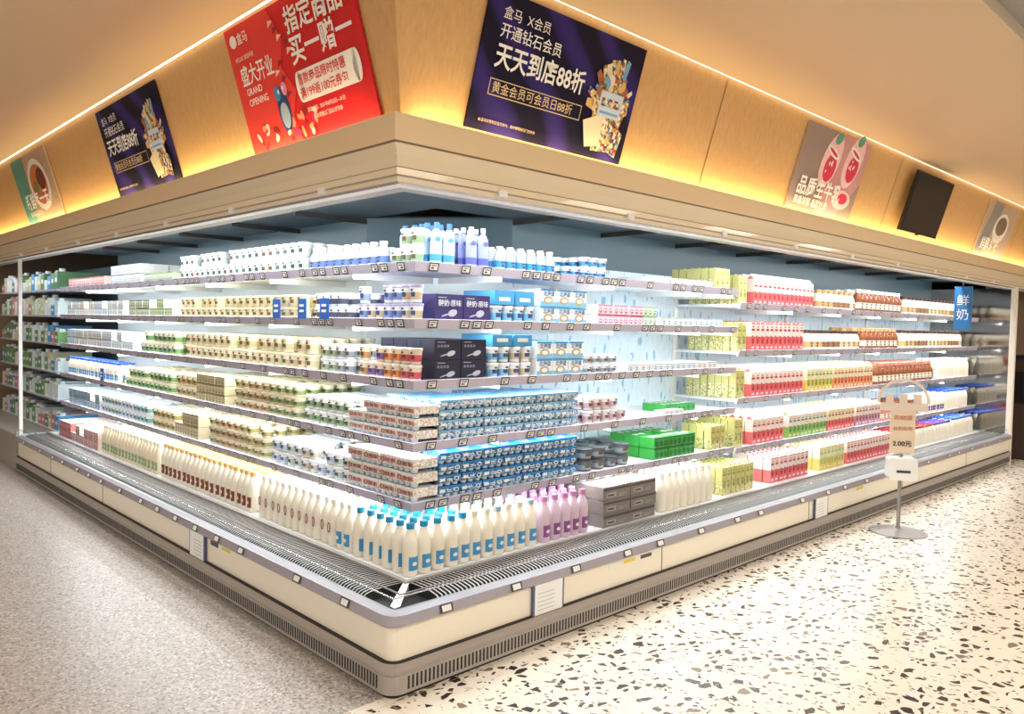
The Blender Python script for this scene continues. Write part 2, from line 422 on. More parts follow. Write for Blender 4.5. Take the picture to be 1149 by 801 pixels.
def pouches(name,w,s0,s1,d0,rows,z,body,cap,label,h=0.19):
    M=PM(name,True)
    for s,d,i,k in grid(s0,s1,d0,rows,.082,.06):
        n=10; vs=[];fs=[];ms=[]
        prof=[(.034,.022,0),(.035,.02,.02),(.036,.018,.05),(.036,.016,.09),(.035,.010,.135),(.022,.006,.155),(.010,.006,.162)]
        k0=h/.19; tilt=random.uniform(-.008,.008)
        for rx,ry,hh in prof:
            for q in range(n):
                t=2*math.pi*q/n; vs.append(T(w,s+rx*math.cos(t)+tilt*hh*6,d+ry*math.sin(t),z+hh*k0))
        for r in range(len(prof)-1):
            for q in range(n):
                fs.append((r*n+q,r*n+(q+1)%n,(r+1)*n+(q+1)%n,(r+1)*n+q)); ms.append(label if r==1 else body)
        M.add(vs,fs,ms)
        lathe(M,w,s+tilt,d,z+.162*k0,[(.008,0),(.014,.002),(.014,.026),(.012,.028)],[cap]*3,8)
        disc(M,w,s,d-.018,z+.115*k0,.018,label,.012,8)
def jars(name,w,s0,s1,d0,rows,z,body,cap,label,r=.038,h=.15,pitch=None,ink=None):
    M=PM(name,True); pitch=pitch or 2*r+.016; ink=ink or INK2
    for s,d,i,k in grid(s0,s1,d0,rows,pitch,2*r+.008):
        lathe(M,w,s,d,z,[(r*.9,0),(r,h*.05),(r,h*.15),(r,h*.42),(r,h*.5),(r*.97,h*.62),(r*.6,h*.8),(r*.55,h*.84),(r*.66,h*.85),(r*.66,h*.99),(r*.6,h)],[body,body,pick(label,i//3),body,body,body,body,cap,cap,cap],12,sector=None)
        if k==0:
            decal(M,w,s-r*.5,d-r*1.01,z+h*.32,r,h*.06,ink); disc(M,w,s,d-r*1.01,z+h*.22,r*.35,ink,h*.05,7)

ZD=0.363
F=0.415
INK2=C('ink_olive_dark',(92,84,66))
gp=printed('print_green_cream',[(216,208,150),(190,190,110),(230,226,196),(140,140,70)],110,.45,(1,1,1),[.4,.3,.2,.1])
COL=C('c_olive',(204,200,130)); CBE=C('c_beige',(150,150,70))
pk_t=C('carton_white',(236,222,216)); pk_l=C('carton_pink',(224,112,116)); pk_r=C('carton_red',(184,36,50))
yl_l=C('carton_yellow',(228,204,110)); yl_t=C('carton_lemon',(234,226,190)); gr_l=C('carton_green',(150,194,104))
blid=C('lid_blue',(24,125,198)); wlid=C('lid_white',(232,236,238)); plid=C('lid_paleblue',(120,182,220)); bw=C('body_pale',(206,220,228),.35)
olF=[C('ol_a',(222,210,176)),C('ol_b',(226,218,196)),C('ol_c',(212,206,168))]; olA=[C('ol_d',(160,152,96)),C('ol_e',(170,140,100)),C('ol_f',(134,148,98))]; olK=[C('ol_g',(96,92,48)),C('ol_h',(104,70,42)),C('ol_i',(60,90,48))]
olt=C('beige_top',(228,220,196))
whF=[C('wh_a',(232,232,228)),C('wh_b',(226,230,228)),C('wh_c',(236,230,220))]; whA=[C('wh_d',(182,196,194)),C('wh_e',(176,192,208)),C('wh_f',(196,186,170))]; whK=[C('wh_g',(60,76,76)),C('wh_h',(64,86,128)),C('wh_i',(110,84,64))]
grF=[C('gr_a',(210,218,190)),C('gr_b',(222,222,204))]; grA=[C('gr_c',(120,160,94)),C('gr_d',(100,140,100))]; grK=[C('gr_e',(46,84,44)),C('gr_f',(60,70,40))]
pkF=[C('pk_a',(228,200,194)),C('pk_b',(234,226,220)),C('pk_c',(214,130,132))]; pkA=[C('pk_d',(204,96,106)),C('pk_e',(160,76,94))]; pkK=[C('pk_f',(140,30,44)),C('pk_g',(100,50,80))]
blF=[C('bl_a',(224,232,238)),C('bl_b',(160,194,218))]; blA=[C('bl_c',(90,146,194)),C('bl_d',(130,176,204))]; blK=[C('bl_e',(40,70,130))]
gnF=[C('gn_a',(60,165,70)),C('gn_b',(90,185,80))]; gnA=[C('gn_c',(30,120,54)),C('gn_d',(190,214,120))]; gnK=[C('gn_e',(20,80,40))]
hk=C('hk_white',(232,235,236)); navyk=C('ink_navy3',(60,70,110)); greyb=C('tub_mid',(150,158,166))
lidb=C('lid_beige',(226,216,184)); cupb=C('cup_brownish',(228,218,190))
# --- bottom deck
bottles('milk_bottles','R',.33,.73,.33,6,ZD,milk,teal,lblue)
bottles('milk_bottles','R',.73,1.22,.33,6,ZD,milk,[capc,capc,C('cap_bluegrey',(150,180,190))],lblue)
bottles('milkshake_bottles','R',1.24,1.70,.33,6,ZD,lilac,pinkcap,lilab)
pg=C('box_grey_a',(128,120,114))
packs('boxed_milk_cases','R',1.74,2.27,.33,3,ZD,3,pg,C('box_grey',(164,156,150)),C('box_greyd',(76,66,68)),ls=.255,ld=.16,h=.078,discs=False,drop=0,ink=C('box_ink',(60,44,50)))
bottles('yogurt_drink_bottles','R',2.33,2.98,.33,6,ZD,milk,capw,None)
cartons('gable_milk_cartons','R',3.1,3.58,.36,5,ZD,COL,gp,CBE,h=.2,gable=False,ls=.055,ld=.055)
cartons('strawberry_milk_cartons','R',3.80,4.45,.36,5,ZD,pk_t,pk_l,pk_r,h=.2,gable=False)
cartons('fruit_milk_cartons','R',4.65,5.2,.36,5,ZD,yl_t,yl_l,gr_l,h=.2,gable=False)
cartons('strawberry_milk_cartons','R',5.2,6.3,.36,5,ZD,pk_t,pk_l,pk_r,h=.2,gable=False)
bottles('yogurt_drink_bottles','R',6.4,7.5,.36,4,ZD,milk,red,None,sc=.8)
bottles('yogurt_drink_bottles','R',7.5,8.1,.36,4,ZD,milk,purple,None,sc=.8)
bottles('yogurt_drink_bottles','R',8.1,8.85,.36,4,ZD,milk,C('cap_blue',(50,90,190)),None,sc=.85)
# left deck
bottles('milk_bottles','L',.84,1.0,.33,6,ZD,milk,capw,lblue)
bottles('fresh_milk_bottles','L',1.0,1.95,.33,6,ZD,milk,capw,None,digit=red)
bottles('fresh_milk_bottles','L',1.95,3.5,.33,6,ZD,milk,gold,brown)
bottles('yogurt_drink_bottles','L',3.52,4.9,.33,5,ZD,C('cream_body',(236,224,198),.35),capc,C('lab_leaf',(150,170,120)),sc=.95)
packs('yogurt_multipacks','L',4.95,6.3,.33,4,ZD,2,pkF,pk_t,pkA,ls=.13,ld=.1,h=.075,ink=pkK)

# --- shelf 5 (z .69)
z=ZL[4]+.001
bprint=printed('print_blue_pack',[(36,104,165),(66,140,190),(180,206,222),(28,60,100),(110,120,110)],120,.45,(1,1,1),[.35,.2,.13,.22,.1])
sleeves('yogurt_cup_multipacks','R',.57,1.62,F,3,z,4,bprint,blid,wlid,bw)
pw=printed('print_pale_pink',[(232,226,220),(206,170,164),(242,240,236),(170,190,186),(220,210,192)],120,.45,(1,1,1),[.35,.12,.25,.08,.2])
rose=C('ink_rose',(200,136,126))
sleeves('yogurt_cup_multipacks','L',.415,1.0,F,1,z,3,pw,wlid,rose,bw,h=.07)
cups('ice_grey_tubs','R',1.66,2.15,F,3,z,2,C('lid_dark',(64,68,74)),C('tub_grey',(100,108,116)),greyb,r=.055,h=.065)
packs('green_yogurt_packs','R',2.35,2.98,F,3,z,2,gnF,green,gnA,ls=.15,ld=.12,h=.07,ink=gnK)
cartons('gable_milk_cartons','R',3.02,3.26,F,4,z,COL,gp,CBE,h=.17,gable=False,ls=.055,ld=.055)
cups('yogurt_cups','L',1.0,1.9,F,5,z,2,wlid,hk,whA,r=.04,h=.07,ink=whK)
cups('drum_yogurt_cups','L',1.95,2.9,F,5,z,3,lidb,cupb,olA,r=.044,h=.06,ink=olK,spread=.9,per=4)
packs('dairy_snack_boxes','L',2.95,3.4,F,4,z,2,olF,olt,olA,ls=.14,ld=.11,h=.085,ink=olK)
cups('drum_yogurt_cups','L',3.42,3.95,F,5,z,2,lidb,cupb,olA,r=.044,h=.075,ink=olK,spread=.9)
cups('yogurt_cups','L',3.98,5.2,F,5,z,2,wlid,hk,[C('teal_band',(120,170,170)),whA[1]],r=.042,h=.075,ink=whK,per=4)
packs('yogurt_multipacks','L',5.2,6.25,F,4,z,2,blF,wlid,blA,ls=.13,ld=.11,h=.07,ink=blK)
# --- shelf 4 (z .975)
z=ZL[3]+.001
bprint2=printed('print_blue_pale',[(90,145,190),(196,212,224),(54,92,136),(170,184,176),(224,228,232)],120,.45,(1,1,1),[.3,.25,.2,.1,.15])
sleeves('yogurt_cup_multipacks','R',.57,1.64,F,3,z,4,bprint2,plid,wlid,bw,h=.050)
sleeves('yogurt_cup_multipacks','L',.415,1.0,F,1,z,3,pw,wlid,rose,bw,h=.060)
cups('yogurt_cups','R',1.68,2.08,F,4,z,2,wlid,C('cup_pale',(228,222,222)),C('cup_pinkish',(206,166,176)))
packs('cheese_snack_packs','R',2.45,2.75,F,1,z,1,whF,wlid,whA,ls=.11,ld=.08,h=.03)
packs('green_yogurt_packs','R',2.62,3.0,F+.1,2,z,1,gnF,green,gnA,ls=.11,ld=.1,h=.05,ink=gnK)
cups('yogurt_cups','L',1.0,1.5,F,5,z,2,wlid,hk,[C('green_grey2',(140,164,130))],r=.036,h=.075,ink=grK)
cups('drum_yogurt_cups','L',1.55,2.5,F,5,z,3,lidb,cupb,olA[::-1],r=.044,h=.062,ink=olK[::-1],spread=.9,per=4)
packs('dairy_snack_boxes','L',2.52,3.0,F,4,z,3,olF,olt,olA,ls=.15,ld=.11,h=.06,ink=olK)
cups('drum_yogurt_cups','L',3.02,3.45,F,5,z,2,lidb,cupb,olA,r=.044,h=.08,ink=olK,spread=.9)
cups('drum_yogurt_cups','L',3.48,4.6,F,5,z,2,lidb,grF[0],grA,r=.044,h=.075,ink=grK,spread=.9)
bottles('yogurt_drink_bottles','L',4.7,6.25,F,3,z,milk,C('cap_blue',(50,90,190)),lblue,sc=.7)
# --- shelf 3 (z 1.27)
z=ZL[2]+.001
spoonboxes('dark_yogurt_boxes','R',.53,.89,F,4,z,2,C('ink_navy_black',(26,28,50)),C('ink_pale',(190,190,200)),.165,.11,.10)
cups('yogurt_cups','R',.90,1.22,F,5,z,2,wlid,hk,[plid,C('band_tan2',(206,190,160))],r=.036,h=.08,ink=navyk,drop=0)
viewboxes('boxed_yogurt_packs','R',1.24,1.63,F,4,z,2,hk,lblue,plid,C('gold_ring',(190,156,96)),.125,.11,.095)
for sx_ in (.92,1.07): box(PM('blue_yogurt_boxes'),'R',sx_,F+.01,z+.168,.14,.25,.06,lblue,lblue); decal(PM('blue_yogurt_boxes'),'R',sx_+.03,F+.009,z+.19,.08,.02,PAPER)
cups('yogurt_cups','R',1.66,2.0,F,4,z,2,wlid,hk,greyb,h=.055)
packs('cheese_snack_packs','R',2.05,3.1,F,3,z,1,whF,wlid,whA,ls=.12,ld=.1,h=.05,ink=whK)
cupcol=[C('cup_rose',(196,84,96)),C('cup_orange',(212,130,76)),C('cup_violet',(126,96,150)),C('cup_tan',(176,136,90))]
cups('fruit_yogurt_cups','L',.42,.995,F,1,z,2,C('lid_cream',(222,214,200)),C('cup_creamy',(224,206,180)),cupcol,r=.032,h=.078,ink=[C('ik1',(120,40,50)),C('ik2',(130,70,40)),C('ik3',(70,50,100)),C('ik4',(96,70,40))])
cups('yogurt_cups','L',1.0,1.35,F,5,z,2,wlid,hk,[greyb,C('band_sage',(150,176,140))])
brnB=[C('br_a',(210,196,158)),C('br_b',(200,178,140)),C('br_c',(194,198,156))]; brnK=[C('br_d',(110,84,50)),C('br_e',(84,96,52)),C('br_f',(130,70,44))]
cups('drum_yogurt_cups','L',1.4,3.3,F,5,z,2,lidb,cupb,brnB,r=.044,h=.088,ink=brnK,spread=.9)
cups('drum_yogurt_cups','L',3.4,4.2,F,5,z,2,lidb,grF[1],grA,r=.044,h=.085,ink=grK,spread=.9)
packs('yogurt_multipacks','L',4.3,6.25,F,4,z,2,blF[:1]+whF[:1],wlid,whA,ls=.13,ld=.11,h=.075,ink=whK)
# --- shelf 2 (z 1.56)
z=ZL[1]+.001
spoonboxes('dark_yogurt_boxes','R',.53,.90,F,4,z,1,C('ink_purple_dark',(56,48,104)),C('ink_pale',(190,190,200)),.175,.11,.135)
cups('yogurt_cups','R',.92,1.24,F,5,z,1,wlid,bw,plid,r=.036,h=.09,ink=navyk,drop=0)
for sx_ in (.93,1.08): box(PM('blue_yogurt_boxes'),'R',sx_,F+.01,z+.095,.14,.25,.075,lblue,lblue); decal(PM('blue_yogurt_boxes'),'R',sx_+.03,F+.009,z+.115,.08,.02,PAPER)
viewboxes('boxed_yogurt_packs','R',1.26,1.65,F,4,z,2,hk,lblue,plid,C('gold_ring',(190,156,96)),.125,.11,.095)
packs('yogurt_multipacks','R',1.75,2.35,F,4,z,2,[C('fl_a',(236,226,232)),C('fl_b',(230,236,226))],wlid,[C('fl_c',(216,130,160)),C('fl_d',(150,190,130))],ls=.14,ld=.11,h=.06,ink=[C('fl_e',(170,40,90)),C('fl_f',(70,130,70))])
packs('cheese_snack_packs','R',2.38,3.15,F,3,z,1,whF,wlid,whA,ls=.12,ld=.1,h=.06,ink=whK)
cups('yogurt_cups','L',.42,.98,F,1,z,2,C('lid_pale_violet',(170,162,196)),hk,[C('tan_band',(190,170,140)),C('blue_band',(120,140,190))],r=.033,h=.085,ink=navyk)
cups('yogurt_cups','L',1.0,1.45,F,5,z,2,wlid,hk,C('tub_dkband',(80,86,108)),r=.034,h=.07)
cups('drum_yogurt_cups','L',1.5,3.4,F,5,z,2,lidb,C('cup_dk',(204,192,156)),brnB,r=.044,h=.068,ink=brnK,spread=.9)
packs('dairy_snack_boxes','L',3.45,4.5,F,4,z,2,grF,olt,grA,ls=.15,ld=.11,h=.065,ink=grK)
packs('yogurt_multipacks','L',4.55,6.25,F,4,z,2,whF,wlid,whA,ls=.13,ld=.11,h=.065,ink=whK)
# --- shelf 1 (z 1.83)
z=ZL[0]+.001
pouches('yogurt_pouches','R',.51,.735,F,5,z,C('pouch_pale',(190,214,232),.3),C('cap_sky',(70,130,210)),lblue,h=.215)
pouches('yogurt_pouches','R',.74,.91,F,5,z,C('pouch_violet',(150,160,214),.3),capw,C('pouch_lab',(90,96,180)),h=.215)
jars('small_yogurt_bottles','R',.94,1.42,F,5,z,C('bot_pale',(210,226,236),.3),capw,lblue,r=.03,h=.13,ink=navyk)
cups('yogurt_cups','R',1.46,1.86,F,5,z,2,wlid,hk,lblue,h=.06,ink=navyk)
packs('cheese_snack_packs','R',2.3,3.0,F,4,z,1,whF,wlid,whA,ls=.13,ld=.1,h=.05,ink=whK)
cartons('gable_milk_cartons','R',3.02,3.26,F,6,z,COL,gp,CBE,h=.15,gable=False,ls=.055,ld=.055)
cups('drum_yogurt_cups','L',.42,.68,F,1,z,2,wlid,hk,C('green_grey2',(140,164,130)),r=.036,h=.085)
jars('small_yogurt_bottles','L',.95,1.45,F,5,z,C('bot_white',(232,234,236),.3),capw,C('lab_grey_blue',(110,135,190)),r=.033,h=.13,ink=navyk)
jars('small_yogurt_bottles','L',.70,.95,F,1,z,C('bot_white',(232,234,236),.3),capw,C('lab_grey_blue',(110,135,190)),r=.033,h=.13,ink=navyk)
cups('drum_yogurt_cups','L',1.5,3.35,F,5,z,2,wlid,hk,[C('wb1',(206,212,208)),C('wb2',(198,206,212))],r=.042,h=.085,ink=[whK[0],C('wk4',(90,110,100)),whK[2]],spread=.9)
packs('green_yogurt_packs','L',3.45,4.1,F,4,z,1,grF,wlid,grA,ls=.14,ld=.11,h=.07,ink=gnK)
packs('yogurt_multipacks','L',4.12,5.0,F,4,z,2,whF,wlid,whA,ls=.14,ld=.11,h=.08,ink=whK)
packs('yogurt_multipacks','L',5.05,6.25,F,4,z,1,pkF[:2],pk_t,pkA,ls=.13,ld=.11,h=.09,ink=pkK)

# --- right module
brb=C('bottle_brown',(140,80,50),.25); wj=C('jar_white',(230,222,206),.3); tl=[C('label_tan',(206,168,118)),C('label_cocoa',(160,116,82)),C('label_sand',(216,196,160))]; dkc=C('cap_dark',(74,52,44)); rdj=C('jar_rose',(206,134,118),.3)
z1,z2,z3,z4=[q+.001 for q in ZR]
for zz,a,b in ((z1,3.34,3.48),(z2,3.34,3.48),(z3,3.34,3.52),(z4,3.34,3.48)):
    cartons('gable_milk_cartons','R',a,b,F,7,zz,COL,gp,CBE,h=.21,gable=False,ls=.055,ld=.055)
cartons('strawberry_milk_cartons','R',3.56,4.62,F,6,z1,pk_t,pk_l,pk_r,h=.235)
cartons('strawberry_milk_cartons','R',3.54,4.45,F,6,z2,pk_t,pk_l,pk_r,h=.22,gable=False)
cartons('strawberry_milk_cartons','R',3.56,4.45,F,6,z3,pk_t,pk_l,pk_r,h=.23)
cartons('strawberry_milk_cartons','R',3.60,4.15,F,6,z4,pk_t,pk_l,pk_r,h=.23)
cartons('fruit_milk_cartons','R',4.48,5.0,F,5,z3,yl_t,yl_l,C('ink_leaf',(110,150,50)),h=.23)
cartons('fruit_milk_cartons','R',5.0,5.9,F,5,z3,yl_t,C('carton_peach',(228,160,110)),pk_r,h=.23)
cartons('fruit_milk_cartons','R',4.18,4.9,F,5,z4,pk_t,gr_l,green,h=.22)
cartons('strawberry_milk_cartons','R',4.9,5.5,F,5,z4,yl_t,pk_l,pk_r,h=.22)
cartons('fruit_milk_cartons','R',5.5,6.1,F,5,z4,pk_t,C('carton_lil',(196,160,182)),red,h=.22)
cg2=C('cap_gold2',(190,156,110))
jars('glass_yogurt_jars','R',4.68,5.5,F,4,z1,wj,cg2,tl,r=.045,h=.17)
jars('glass_yogurt_jars','R',5.5,6.6,F,4,z1,brb,capw,wj,r=.045,h=.21)
jars('glass_yogurt_jars','R',6.65,8.3,F,4,z1,wj,dkc,tl,r=.05,h=.19)
jars('glass_yogurt_jars','R',4.5,5.6,F,4,z2,wj,dkc,tl,r=.045,h=.17)
jars('glass_yogurt_jars','R',5.65,6.6,F,4,z2,brb,cg2,wj,r=.045,h=.2)
jars('glass_yogurt_jars','R',6.65,8.6,F,4,z2,wj,dkc,tl,r=.05,h=.19)
jars('glass_yogurt_jars','R',5.95,7.6,F,4,z3,brb,rdj,wj,r=.045,h=.21)
bottles('yogurt_drink_bottles','R',7.7,8.8,F,4,z3,milk,capw,None,sc=.9)
jars('glass_yogurt_jars','R',6.15,7.2,F,4,z4,rdj,brb,wj,r=.04,h=.17)
bottles('yogurt_drink_bottles','R',7.25,8.0,F,4,z4,milk,capw,purple,sc=.8)
bottles('yogurt_drink_bottles','R',8.0,8.85,F,4,z4,milk,C('cap_blue',(50,90,190)),None,sc=.9)
for M in P.values(): M.build()

# blue shelf cards
SC=Mass('shelf_cards')
cb=C('card_blue',(40,100,190))
for s,zz in ((1.66,1.565),(1.36,1.565),(1.12,1.565),(4.9,.985)):
    box(SC,'L',s,.365,zz,.09,.004,.11,cb); decal(SC,'L',s+.02,.363,zz+.035,.05,.014,PAPER); decal(SC,'L',s+.02,.363,zz+.065,.05,.014,PAPER)
SC.build(case)

# ------------------------------------------------------------ text helper
def text(parent,body,x,y,size,m,z=0.012,off=0.0,align='LEFT',name='lettering',sx=1.0):
    cu=bpy.data.curves.new(name,'FONT'); cu.body=body; cu.size=size; cu.align_x=align; cu.offset=off*size
    cu.materials.append(m); cu.resolution_u=3
    o=bpy.data.objects.new(name,cu); S.collection.objects.link(o); o.parent=parent; o.location=(x,y,z); o.scale=(sx,1,1)
    return o
def basis(X,Y,O):
    X=Vector(X).normalized();Y=Vector(Y).normalized();Z=X.cross(Y)
    return Matrix(((X.x,Y.x,Z.x,O[0]),(X.y,Y.y,Z.y,O[1]),(X.z,Y.z,Z.z,O[2]),(0,0,0,1)))
def ptext(pn,w,s,d,z,body,size,m,off=.01):
    t=text(P[pn].ob,body,0,0,size,m,0,off,'CENTER')
    t.matrix_local=basis((1,0,0),(0,0,1),(s,d,z)) if w=='R' else basis((0,-1,0),(0,0,1),(d,s,z))
for zz in (ZL[1],ZL[2]):
    for i in range(3): 
        for l in range(2): ptext('boxed_yogurt_packs','R',(1.26 if zz>1.4 else 1.24)+.13*(i+.5),F-.003,zz+.0605+l*.097,'北海道',.03,mat('ink_steel2',(60,90,130),.5),.02)
for i in range(2): ptext('dark_yogurt_boxes','R',.53+.18*(i+.5),F-.003,ZL[1]+.08,'酸奶 原味',.034,mat('ink_pale2',(225,225,232),.5),.01)
for l in range(3):
    for i in range(4): ptext('yogurt_cup_multipacks','L',.415+.146*(i+.5),F-.005,ZL[4]+.034+.07*l,'益生菌酸奶',.022,mat('ink_brn',(150,70,60),.5),.02)
for l in range(3):
    for i in range(4): ptext('yogurt_cup_multipacks','L',.415+.146*(i+.5),F-.005,ZL[3]+.030+.06*l,'益生菌酸奶',.020,mat('ink_brn',(150,70,60),.5),.02)

PB=(0.05,2.385); PTp=(-0.13,2.985)
sl=Vector((PTp[0]-PB[0],PTp[1]-PB[1])).normalized()
def panelmat(w,s,up=0.02,out=0.014):
    a=PB[0]+sl.x*up-out*sl.y; z=PB[1]+sl.y*up+out*sl.x
    if w=='R': return basis((1,0,0),(0,sl.x,sl.y),(s,a,z))
    return basis((0,-1,0),(sl.x,0,sl.y),(a,s,z))
def flat(M,pts,m,z):
    M.add([(x,y,z) for x,y in pts],[tuple(range(len(pts)))],[m])
def ell(cx,cy,rx,ry,n=18,rot=0):
    return [(cx+rx*math.cos(t)*math.cos(rot)-ry*math.sin(t)*math.sin(rot),cy+rx*math.cos(t)*math.sin(rot)+ry*math.sin(t)*math.cos(rot)) for t in [2*math.pi*i/n for i in range(n)]]
def rect(x,y,w,h): return [(x,y),(x+w,y),(x+w,y+h),(x,y+h)]
def poster(w,s,W,H,bg,frame=None):
    M=Mass('promo_poster')
    fr=frame or bg
    M.add([(0,0,-.01),(W,0,-.01),(W,H,-.01),(0,H,-.01),(0,0,0),(W,0,0),(W,H,0),(0,H,0)],[(4,5,6,7),(0,1,5,4),(1,2,6,5),(2,3,7,6),(3,0,4,7),(3,2,1,0)],[bg,fr,fr,fr,fr,fr])
    o=M.build(); o.matrix_world=panelmat(w,s); return o
tw=mat('ink_white',(250,248,244),.6); 
def navybg():
    if 'navy_swirl' in MC: return MC['navy_swirl']
    m=bpy.data.materials.new('navy_swirl'); m.use_nodes=True; nt=m.node_tree; b=nt.nodes['Principled BSDF']; b.inputs['Roughness'].default_value=.6; b.inputs['Specular IOR Level'].default_value=.2
    tc=nt.nodes.new('ShaderNodeTexCoord'); wv=nt.nodes.new('ShaderNodeTexWave'); wv.inputs['Scale'].default_value=1.6; wv.inputs['Distortion'].default_value=5; wv.inputs['Detail'].default_value=1; wv.inputs['Detail Scale'].default_value=.8; wv.bands_direction='DIAGONAL'
    r=nt.nodes.new('ShaderNodeValToRGB'); e=r.color_ramp.elements; e[0].position=.35; e[0].color=lin((18,12,42)); e[1].position=1; e[1].color=lin((52,38,112))
    nt.links.new(tc.outputs['Object'],wv.inputs['Vector']); nt.links.new(wv.outputs['Fac'],r.inputs[0]); nt.links.new(r.outputs[0],b.inputs['Base Color'])
    MC['navy_swirl']=m; return m
bq=printed('bouquet_print',[(226,186,110),(240,226,190),(70,60,120),(200,140,60),(120,190,200),(150,60,40),(90,120,60)],60,.5)
bq2=printed('bouquet_print2',[(232,210,160),(205,150,80),(245,240,225),(110,90,60)],70,.5)
bq3=printed('bouquet_print3',[(236,200,130),(180,90,60),(250,236,200),(60,90,130)],70,.5)
goldt=mat('ink_goldtext',(226,200,150),.6); pale=mat('pale_box',(206,220,240),.6)
def navy_poster(w,s,W,H):
    p=poster(w,s,W,H,navybg())
    A=Mass('artwork')
    rs=random.Random(3)
    cx,cy=W*.825,H*.46
    blues=[mat('bq_gold',(226,186,110),.5),bq,mat('bq_cream',(242,226,190),.5),bq2,mat('bq_brown',(170,100,60),.5),mat('bq_sky',(120,170,210),.5),bq3]
    for k in range(15):
        t=math.radians(5+170*k/14); L=rs.uniform(.19,.28); wd=rs.uniform(.016,.034)
        ux,uy=math.cos(t)*.68,math.sin(t); nx,ny=-math.sin(t)*wd,math.cos(t)*wd
        bx0,by0=cx,cy-.03
        flat(A,[(bx0,by0),(bx0+ux*L*.55+nx,by0+uy*L*.55+ny),(bx0+ux*L+nx*.7,by0+uy*L+ny*.7),(bx0+ux*L-nx*.4,by0+uy*L-ny*.4),(bx0+ux*L*.6-nx,by0+uy*L*.6-ny)],blues[k%7],.003+.0003*k)
    for k in range(9):
        t=math.radians(20+140*k/8)
        flat(A,ell(cx+math.cos(t)*.10,cy+.01+math.sin(t)*.11,.032,.024,8,t),blues[(k*3+1)%7],.0078+.0002*k)
    flat(A,[(cx-.14,cy+.02),(cx+.14,cy+.04),(cx+.06,cy-.22),(cx-.07,cy-.23)],bq2,.0098)
    flat(A,[(cx-.17,cy-.10),(cx-.03,cy-.04),(cx-.02,cy-.2),(cx-.12,cy-.22)],mat('bq_cream',(242,226,190),.5),.0100)
    flat(A,[(cx+.14,cy-.12),(cx+.02,cy-.05),(cx+.0,cy-.2),(cx+.12,cy-.24)],bq,.0100)
    flat(A,rect(cx-.085,cy-.06,.17,.12),pale,.0103)
    flat(A,rect(cx-.07,cy-.01,.14,.04),bq,.0106); flat(A,rect(cx-.07,cy-.045,.14,.012),mat('bq_sky',(120,170,210),.5),.0106)
    x0,y0,ww,hh=.085,.155,W*.56,.066
    for r in (rect(x0,y0,ww,.004),rect(x0,y0+hh,ww,.004),rect(x0,y0,.004,hh),rect(x0+ww,y0,.004,hh+.004)): flat(A,r,goldt,.004)
    a=A.build(p); 
    text(p,'盒马  X会员',.085,H-.10,.055,tw,.006)
    text(p,'开通钻石会员',.085,H-.175,.064,tw,.006,.008)
    text(p,'天天到店88折',.08,H-.295,.112,tw,.012,.02,sx=.86)
    text(p,'黄金会员可会员日88折',.10,.172,.052,goldt,.006,.004)
    text(p,'本活动仅限到店会员参与，最终解释权归门店所有',.06,.04,.016,goldt,.006)
    return p
navy_poster('R',.37,1.06,.575); navy_poster('L',3.38,1.11,.575)
# red poster
redbg=mat('poster_red',(210,12,20),.6); coral=mat('poster_coral',(232,58,48),.6)
p=poster('L',1.29,1.13,.60,redbg)
A=Mass('artwork')
flat(A,[(0,0),(.50,0),(.47,.12),(.54,.22),(.46,.34),(.52,.45),(.44,.60),(0,.60)],coral,.002)
flat(A,rect(.58,.155,.47,.135),tw,.003)
flat(A,ell(.58,.2225,.03,.0675),tw,.003); flat(A,ell(1.05,.2225,.03,.0675),tw,.003)
flat(A,ell(.40,.15,.055,.10),mat('mascot_blue',(30,60,120),.5),.004)
flat(A,ell(.40,.13,.04,.06),mat('mascot_pale',(170,190,210),.5),.005)
flat(A,ell(.37,.235,.03,.035),mat('mascot_blue2',(60,140,190),.5),.005)
flat(A,ell(.44,.245,.025,.03),mat('mascot_pink',(235,150,190),.5),.0055)
flat(A,ell(.385,.24,.008,.011,8),tw,.006); flat(A,ell(.43,.25,.008,.011,8),tw,.006)
rs=random.Random(5)
for k in range(26):
    flat(A,ell(rs.uniform(.08,.66),rs.uniform(.02,.12),rs.uniform(.012,.034),rs.uniform(.01,.024),8,rs.random()*3),[mat('conf1',(250,150,110)),mat('conf2',(150,20,30)),mat('conf3',(250,210,190)),mat('conf4',(190,40,90))][k%4],.0025+k*.0001)
for k in range(10):
    x=.42+rs.uniform(-.05,.12); y=.2+k*.035
    flat(A,[(x,y),(x+.05,y+.02),(x+.01,y+.03)],[mat('conf2',(150,20,30)),mat('conf3',(250,210,190))][k%2],.0026+k*.0001)
flat(A,ell(.075,.535,.035,.03),tw,.004)
A.build(p)
text(p,'盒马',.12,.515,.055,tw,.006,.01); text(p,'盛大开业',.07,.33,.098,tw,.006,.015,sx=.85)
text(p,'GRAND',.09,.275,.045,tw,.006,.01); text(p,'OPENING',.09,.225,.045,tw,.006,.01)
text(p,'8月22日 重磅来袭',.06,.44,.024,tw,.006)
text(p,'指定商品',.58,.46,.118,tw,.006,.02); text(p,'买一赠一',.57,.33,.128,tw,.006,.02)
text(p,'首款商品限时特惠',.575,.235,.05,redbg,.006,.01,sx=1.0); text(p,'满199返100元券包',.575,.175,.05,redbg,.006,.01,sx=1.0)
text(p,'活动时间：2021年8月22日—31日',.6,.11,.022,tw,.006); text(p,'活动详情以门店公示为准',.64,.075,.022,tw,.006)
